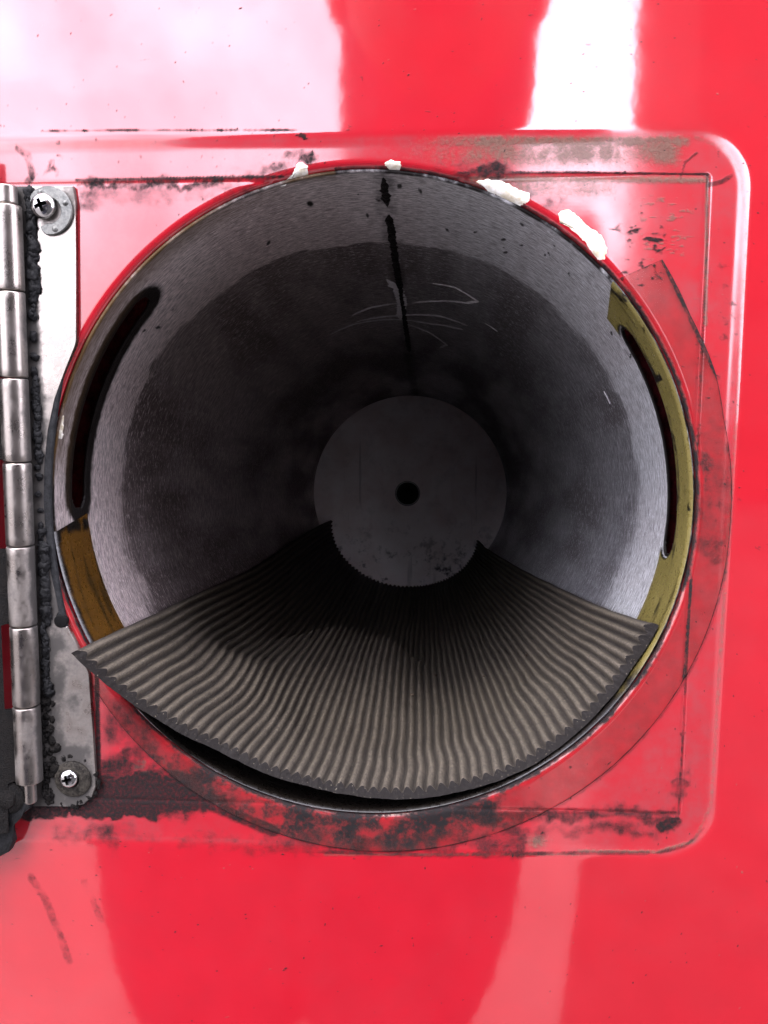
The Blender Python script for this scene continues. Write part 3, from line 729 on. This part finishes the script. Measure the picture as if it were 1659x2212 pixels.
# fixed leaf
LP = [(20, 402), (158, 402), (163, 440), (166, 735), (163, 748), (140, 800), (118, 860), (103, 930), (96, 1000), (94, 1080), (98, 1150), (106, 1220), (121, 1290), (127, 1322), (121, 1327), (117, 1337), (119, 1348), (127, 1355), (138, 1357), (146, 1352), (170, 1402), (192, 1455), (199, 1560), (206, 1668), (206, 1700), (198, 1722), (180, 1738), (150, 1742), (70, 1742), (60, 1700)]
lp = [P(x, y, -.0016) for x, y in LP]
bm = plate([(p[0], p[2]) for p in lp], -.0017, -.0001, .0003)
bmesh.ops.triangulate(bm, faces=[f for f in bm.faces if len(f.verts) > 4])
for _ in range(7):
    bmesh.ops.subdivide_edges(bm, edges=[e for e in bm.edges if e.calc_length() > .0016], cuts=1, use_grid_fill=False)
    bmesh.ops.triangulate(bm, faces=bm.faces)
leaf = bm_obj('leaf', bm, M_leaf, hinge, False)
co = np.array([v.co for v in leaf.data.vertices]); lx, ly = proj(co)
n = fbm(lx/40, ly/40, 5)
g = .14+.62*sm(620, 1000, ly)*n+.6*(1-sm(58, 88, lx-(ly-440)*.04))
g = np.maximum(g, box(lx, ly, 60, 1150, 150, 1420, 30, .85)*(.5+.8*n)); g = np.maximum(g, box(lx, ly, 50, 1600, 215, 1760, 30, .8)*(.6+.5*n)); g = np.maximum(g, blob(lx, ly, 110, 455, 62, 62, .6)); g = np.maximum(g, box(lx, ly, 70, 1420, 150, 1640, 25, .75)*(.5+.8*n))
g = np.maximum(g, box(lx, ly, 130, 395, 170, 470, 12, .55))
attr(leaf, 'grime', g)
c = P(133, 1341, -.0010)
bm_obj('hole_shade_disc', lathe([(.0021, 0), (.0021, .00180), (.0018, .00188), (0, .00188)], 32, Matrix.Translation((c[0], 0, c[2])) @ Matrix.Rotation(math.pi/2, 4, 'X')), M_dark, hinge)  # dark disc on the leaf, painting the shade of a screw hole
# screws, washers
def screw(px, py, rpx, name_l, cross_rot, greasy):
    c = P(px, py, -.0032); r = rpx*.000142
    M = Matrix.Translation((c[0], -.0030 if not greasy else -.0028, c[2])) @ Matrix.Rotation(math.pi/2, 4, 'X')
    prof = [(0, r*.62)] + [(r*math.sin(a), r*.62*math.cos(a)) for a in np.linspace(.12, 1.45, 12)] + [(r, -r*.12), (r*.93, -r*.3), (0, -r*.3)]
    o = bm_obj('screw', lathe(prof, 56, M), M_screw, hinge, True, 45); o['label'] = name_l
    # phillips recess
    bm = bmesh.new()
    for k in range(2):
        pr = [(-.56, .9), (.56, .9), (.50, .42), (.20, .02), (-.20, .02), (-.50, .42)]
        w = .15
        a = [bm.verts.new((x*r, -w*r, h*r)) for x, h in pr]; b = [bm.verts.new((x*r, w*r, h*r)) for x, h in pr]
        fs = [bm.faces.new(a), bm.faces.new(b[::-1])]+[bm.faces.new((a[i], b[i], b[(i+1) % 6], a[(i+1) % 6])) for i in range(6)]
        if k == 0: bmesh.ops.rotate(bm, verts=bm.verts, cent=(0, 0, 0), matrix=Matrix.Rotation(math.pi/2, 3, 'Z'))
    bm.transform(M @ Matrix.Rotation(cross_rot, 4, 'Z'))
    cut = bm_obj('cutter', bm, M_dark, None, False)
    md = o.modifiers.new('b', 'BOOLEAN'); md.object = cut; md.operation = 'DIFFERENCE'; md.solver = 'EXACT'; md.use_self = True
    try: md.material_mode = 'TRANSFER'
    except Exception: pass
    dg = bpy.context.evaluated_depsgraph_get(); me = bpy.data.meshes.new_from_object(o.evaluated_get(dg))
    o.modifiers.clear(); o.data = me; bpy.data.objects.remove(cut)
    return o
screw(93, 445, 27, 'shiny domed cross-head screw in the open washer at the top of the hinge', .35, False)
screw(147, 1682, 22.5, 'shiny domed cross-head screw in the greasy lower end of the hinge', .2, True)
# open C-shaped washer with four pips at the top
c = P(106, 455, -.0025); ro_, ri_ = .0074, .0039
bm = bmesh.new(); A = np.linspace(R_(-118), R_(158), 70); rows = []
for a in A:
    e = min(1, (a-A[0])/.35, (A[-1]-a)/.35); e = max(e, .02)**.5
    mid = (ro_+ri_)/2-.0002; h = (ro_-ri_)/2*e
    sec = [(mid-h, -.0017), (mid-h, -.0026), (mid-h+.0003*e, -.0029), (mid+h-.0003*e, -.0029), (mid+h, -.0026), (mid+h, -.0017)]
    rows.append([bm.verts.new((c[0]+r*math.cos(a), y, c[2]+r*math.sin(a))) for r, y in sec])
for a_, b_ in zip(rows, rows[1:]):
    for k in range(5): bm.faces.new((a_[k], a_[k+1], b_[k+1], b_[k]))
bm.faces.new(rows[0]); bm.faces.new(rows[-1][::-1])
wsh = bm_obj('washer', bm, M_zinc, hinge, True, 40); wsh['label'] = 'dull zinc washer with pips, open on its left side'
for ang in (112, 22, -72):
    q = Matrix.Translation((c[0]+.0057*math.cos(R_(ang)), -.0028, c[2]+.0057*math.sin(R_(ang)))) @ Matrix.Rotation(math.pi/2, 4, 'X')
    bm_obj('pip', lathe([(0, .0007), (.0005, .0006), (.0009, .0002), (.0011, -.0002)], 20, q), M_zinc, wsh)
c = P(156, 1684, -.0025)
q = Matrix.Translation((c[0], -.0017, c[2])) @ Matrix.Rotation(math.pi/2, 4, 'X')
wsh2 = bm_obj('washer', lathe([(.0025, 0), (.0025, .001), (.0056, .001), (.0061, .0006), (.0061, -.0004)], 64, q), M_greasy, hinge, True, 40)
wsh2['label'] = 'round washer caked in grease under the lower screw'
# crumbling black sealant and grease packed along the barrel
def lumps(name, spots, mat, parent, seed):
    rng = random.Random(seed); bm = bmesh.new()
    for (x, y, z, s) in spots:
        b2 = bmesh.new(); bmesh.ops.create_icosphere(b2, subdivisions=3, radius=1)
        o_ = Vector((rng.random()*50, rng.random()*50, rng.random()*50)); sc = Vector((rng.uniform(.8, 1.25), rng.uniform(.6, .95), rng.uniform(.9, 1.7)))
        for v in b2.verts:
            k = 1+.42*mnoise.noise(v.co*1.3+o_)+.28*mnoise.noise(v.co*3.5+o_)+.15*mnoise.noise(v.co*8+o_)
            v.co = Vector((v.co.x*sc.x, v.co.y*sc.y, v.co.z*sc.z))*k*s+Vector((x, y, z))
        m = bpy.data.meshes.new('t'); b2.to_mesh(m); b2.free(); bm.from_mesh(m); bpy.data.meshes.remove(m)
    o = bm_obj(name, bm, mat, parent); o['kind'] = 'stuff'; return o
rng = random.Random(8); sp = []
yy = 412
while yy < 1500:
    x = 50+(yy-412)*.036+rng.uniform(-2, 4)
    wide = 1.0 if (yy < 640 or 1180 < yy < 1350 or yy > 1480) else .72
    if not (640 < yy < 815 and rng.random() < .8) and not (1000 < yy < 1175 and rng.random() < .75):
        p = P(x+14*wide, yy, -.0022); sp.append((p[0], -.0017-rng.uniform(0, .0007), p[2], rng.uniform(.0010, .0017)*wide))
    yy += rng.uniform(3, 6)
lumps('sealant_crumbs', sp, M_rubber, hinge, 3)
sp = []
for i in range(70):
    y_ = rng.uniform(1480, 1740); x_ = 82+(y_-1480)*.06+abs(rng.gauss(0, 16)); p = P(x_, y_, -.002)
    sp.append((p[0], -.0017-rng.uniform(-.0003, .0004), p[2], rng.uniform(.0006, .0013)))
for i in range(34):
    a = rng.uniform(0, 2*math.pi); p = P(155+50*math.cos(a)*rng.uniform(.95, 1.25), 1688+48*math.sin(a)*rng.uniform(.95, 1.2), -.002)
    sp.append((p[0], -.0012, p[2], rng.uniform(.0005, .0010)))
lumps('grease_clumps', sp, M_grease, hinge, 5)

# ------------------------------------------------------------------ hatch door folded open at the left
dirv = Vector((-.93, -.36, 0)).normalized(); nrmv = Vector((dirv.y, -dirv.x, 0))
def dplate(name, poly, th_, mat, bev=.0004):
    """poly in (distance from hinge axis along door, z)"""
    bm = plate([(a, b) for a, b in poly], -th_/2, th_/2, bev)
    zc = 0
    for v in bm.verts:
        a, y, z = v.co; base = Vector((hx(z), YH, z)); v.co = base+dirv*a+nrmv*y
    return bm_obj(name, bm, mat, door, False)
poly = []
zt, zb = hz(330), hz(1790)
poly = [(.005, zt), (.060, zt), (.060, zb), (.0015, zb+.002)]
# tabs reach the door's own knuckles
tabs = []
for i in (6, 4, 2, 0):
    tabs += [(.0068, hz(seams[i+1]-6)), (.0030, hz(seams[i+1]-6)), (.0030, hz(seams[i]+6)), (.0068, hz(seams[i]+6))]
poly = [(.0068, zt), (.060, zt), (.060, zb), (.0068, zb)]+tabs
dplate('door_leaf', poly[::-1], .0016, M_grease)
dplate('door_skin', [(.020, zt+.012), (.215, zt+.012), (.215, zb-.012), (.020, zb-.012)][::-1], .004, M_grease, .001)
# rounded greasy bolt head and rubber bump stop on the door's lower corner
p = P(17, 1722, -.0062)
q = Matrix.Translation((p[0], -.0050, p[2])) @ Matrix.Rotation(math.pi/2, 4, 'X')
bm_obj('bolt_head', lathe([(0, .0040), (.0018, .0039), (.0030, .0034), (.0034, .0026), (.0046, .0024), (.0056, .0016), (.0058, -.002), (0, -.002)], 48, q), M_grease, door, True, 40)
outl = [(-60, 1690), (20, 1688), (52, 1700), (66, 1728), (64, 1748), (40, 1762), (22, 1778), (22, 1800), (27, 1822), (18, 1842), (0, 1852), (-60, 1856)]
lpp = [P(x, y, -.0062) for x, y in outl]
bm_obj('bump_stop', plate([(p[0], p[2]) for p in lpp], -.0064, -.0030, .0012), M_rubber, door, False)

# ------------------------------------------------------------------ what the paint mirrors: ground, the stooping photographer, a building
GZ = -0.95
M_ground = mat_simple('concrete', (.12, .112, .105), (.17, .16, .15), 1.2, (.8, .95), 0, .2, .01)
g = 60.0
ground = mesh_np('ground', np.array([(-g, -g, GZ), (g, -g, GZ), (g, g, GZ), (-g, g, GZ)]), np.array([[0, 1, 2, 3]]), M_ground, smooth=False)
ground['kind'] = 'structure'
M_dark_ground = mat_simple('dark_ground', (.018, .0175, .017), (.035, .034, .033), 1.2, (.8, .95), 0, .2, .01)
dark_ground_patch = mesh_np('dark_ground_patch', np.array([(.10, -.4, GZ+.004), (30, -.4, GZ+.004), (30, -30, GZ+.004), (7.05, -30, GZ+.004)]), np.array([[3, 2, 1, 0]]), M_dark_ground, smooth=False)  # added dark wedge of ground, shaped for the darker reflection at right
dark_ground_patch['kind'] = 'structure'

M_cloth = mat_simple('dark_workwear', (.020, .022, .030), (.04, .042, .055), 60, (.8, .95), 0, .3, .002)
M_skin = mat_simple('skin', (.09, .05, .035), (.12, .07, .05), 40, (.5, .6))
M_hair = mat_simple('dark_hair', (.012, .009, .007), (.03, .022, .018), 300, (.5, .7), 0, .6, .002)
J = {}
def jt(n, x, y, z, r): J[n] = (x, y, z, r)
jt('pelvis', -.10, -1.00, -.03, .155); jt('waist', -.08, -.86, .06, .145); jt('chest', -.02, -.70, .13, .16); jt('neckb', .01, -.58, .20, .085); jt('neck', .02, -.535, .26, .092)
jt('head0', .025, -.50, .325, .092); jt('head1', .025, -.485, .40, .088); jt('head2', .025, -.49, .47, .070)
for s, n in ((-1, 'l'), (1, 'r')):
    jt('sh'+n, -.02+s*.17, -.62, .17, .075); jt('el'+n, -.06+s*.25, -.66, -.11, .048); jt('wr'+n, -.08+s*.20, -.74, -.32, .034); jt('hd'+n, -.08+s*.19, -.76, -.40, .032)
    jt('hip'+n, -.13+s*.11, -1.0, -.12, .15); jt('kn'+n, -.15+s*.125, -.86, -.47, .20); jt('an'+n, -.15+s*.10, -.88, -.75, .225); jt('to'+n, -.15+s*.16, -.78, -.905, .045)
E = [('pelvis', 'waist'), ('waist', 'chest'), ('chest', 'neckb'), ('neckb', 'neck'), ('neck', 'head0'), ('head0', 'head1'), ('head1', 'head2')]
for n in 'lr': E += [('chest', 'sh'+n), ('sh'+n, 'el'+n), ('el'+n, 'wr'+n), ('wr'+n, 'hd'+n), ('pelvis', 'hip'+n), ('hip'+n, 'kn'+n), ('kn'+n, 'an'+n), ('an'+n, 'to'+n)]
keys = list(J)
for n in 'lr':                                  # five short fingers on each hand, resting on the knee
    x, y, z, r = J['hd'+n]; sg = -1 if n == 'l' else 1
    for k in range(5):
        a = f'f{n}{k}'
        if k == 4: jt(a, x-sg*.045, y+.02, z+.02, .011); jt(a+'b', x-sg*.062, y+.035, z-.005, .009)
        else: jt(a, x+(k-1.5)*.021, y+.03, z-.05, .010); jt(a+'b', x+(k-1.5)*.023, y+.05, z-.085+.006*abs(k-1.5), .008)
        E += [('hd'+n, a), (a, a+'b')]
keys = list(J)
pm = bpy.data.meshes.new('person')
pm.from_pydata([J[k][:3] for k in keys], [(keys.index(a), keys.index(b)) for a, b in E], [])
person = bpy.data.objects.new('person', pm); COL.objects.link(person)
person.modifiers.new('skin', 'SKIN')
for i, k in enumerate(keys): pm.skin_vertices[0].data[i].radius = (J[k][3], J[k][3])
pm.skin_vertices[0].data[0].use_root = True
ss = person.modifiers.new('sub', 'SUBSURF'); ss.levels = 2; ss.render_levels = 2
pm.materials.append(M_cloth)
tag(person, 'person in dark clothes stooping towards the opening, mirrored in the red paint', 'person')
# face, ears and hair
def ell(name, c, r, mat, n=2.0):
    bm = bmesh.new(); bmesh.ops.create_icosphere(bm, subdivisions=4, radius=1)
    for v in bm.verts:
        v.co = Vector((v.co.x*r[0], v.co.y*r[1], v.co.z*r[2]))*(1+.03*mnoise.noise(v.co*3))+Vector(c)
    return bm_obj(name, bm, mat, person)
hc = (.025, -.478, .385)
ell('face', (hc[0], hc[1]+.012, hc[2]-.01), (.076, .088, .112), M_skin)
ell('hair', (hc[0], hc[1]-.022, hc[2]+.035), (.086, .092, .098), M_hair)
for s in (-1, 1):
    ell('ear', (hc[0]+s*.083, hc[1]-.005, hc[2]-.005), (.010, .022, .033), M_skin)
    ell('eye', (hc[0]+s*.032, hc[1]+.090, hc[2]+.002), (.014, .010, .009), M_hair)
ell('nose', (hc[0], hc[1]+.100, hc[2]-.022), (.015, .018, .026), M_skin); ell('mouth', (hc[0], hc[1]+.090, hc[2]-.062), (.026, .010, .007), M_inred)

# building to the right behind the photographer
bld = empty('building'); tag(bld, 'dark brick building mirrored at the right side of the red paint', 'building')
M_brick = mat_simple('dark_brick', (.035, .022, .018), (.055, .035, .028), 3, (.8, .95), 0, .3, .01)
M_door = mat_simple('grey_roller_door', (.045, .045, .046), (.06, .06, .061), 3, (.5, .7))
def bbox(name, x0, x1, y0, y1, z0, z1, mat, parent, bev=.02):
    bm = bmesh.new(); bmesh.ops.create_cube(bm, size=1)
    bm.transform(Matrix.Translation(((x0+x1)/2, (y0+y1)/2, (z0+z1)/2)) @ Matrix.Diagonal((x1-x0, y1-y0, z1-z0, 1)))
    if bev: bmesh.ops.bevel(bm, geom=list(bm.edges), offset=bev, segments=1, affect='EDGES')
    return bm_obj(name, bm, mat, parent, False)
BX, BY = 2.8, -9.0
bbox('wall', BX, BX+14, BY-3, BY, GZ, 9.2, M_brick, bld); bbox('parapet', BX-.12, BX+14.12, BY-3.1, BY+.12, 9.2, 9.5, M_door, bld)
for k in range(3):
    x = BX+1.2+k*4.2
    d_ = bbox('roller_door', x, x+3.2, BY, BY+.05, GZ, 2.6, M_door, bld, .01)
    for j in range(9): bbox('slat', x+.05, x+3.15, BY+.05, BY+.075, GZ+.1+j*.385, GZ+.1+j*.385+.33, M_door, d_, .008)
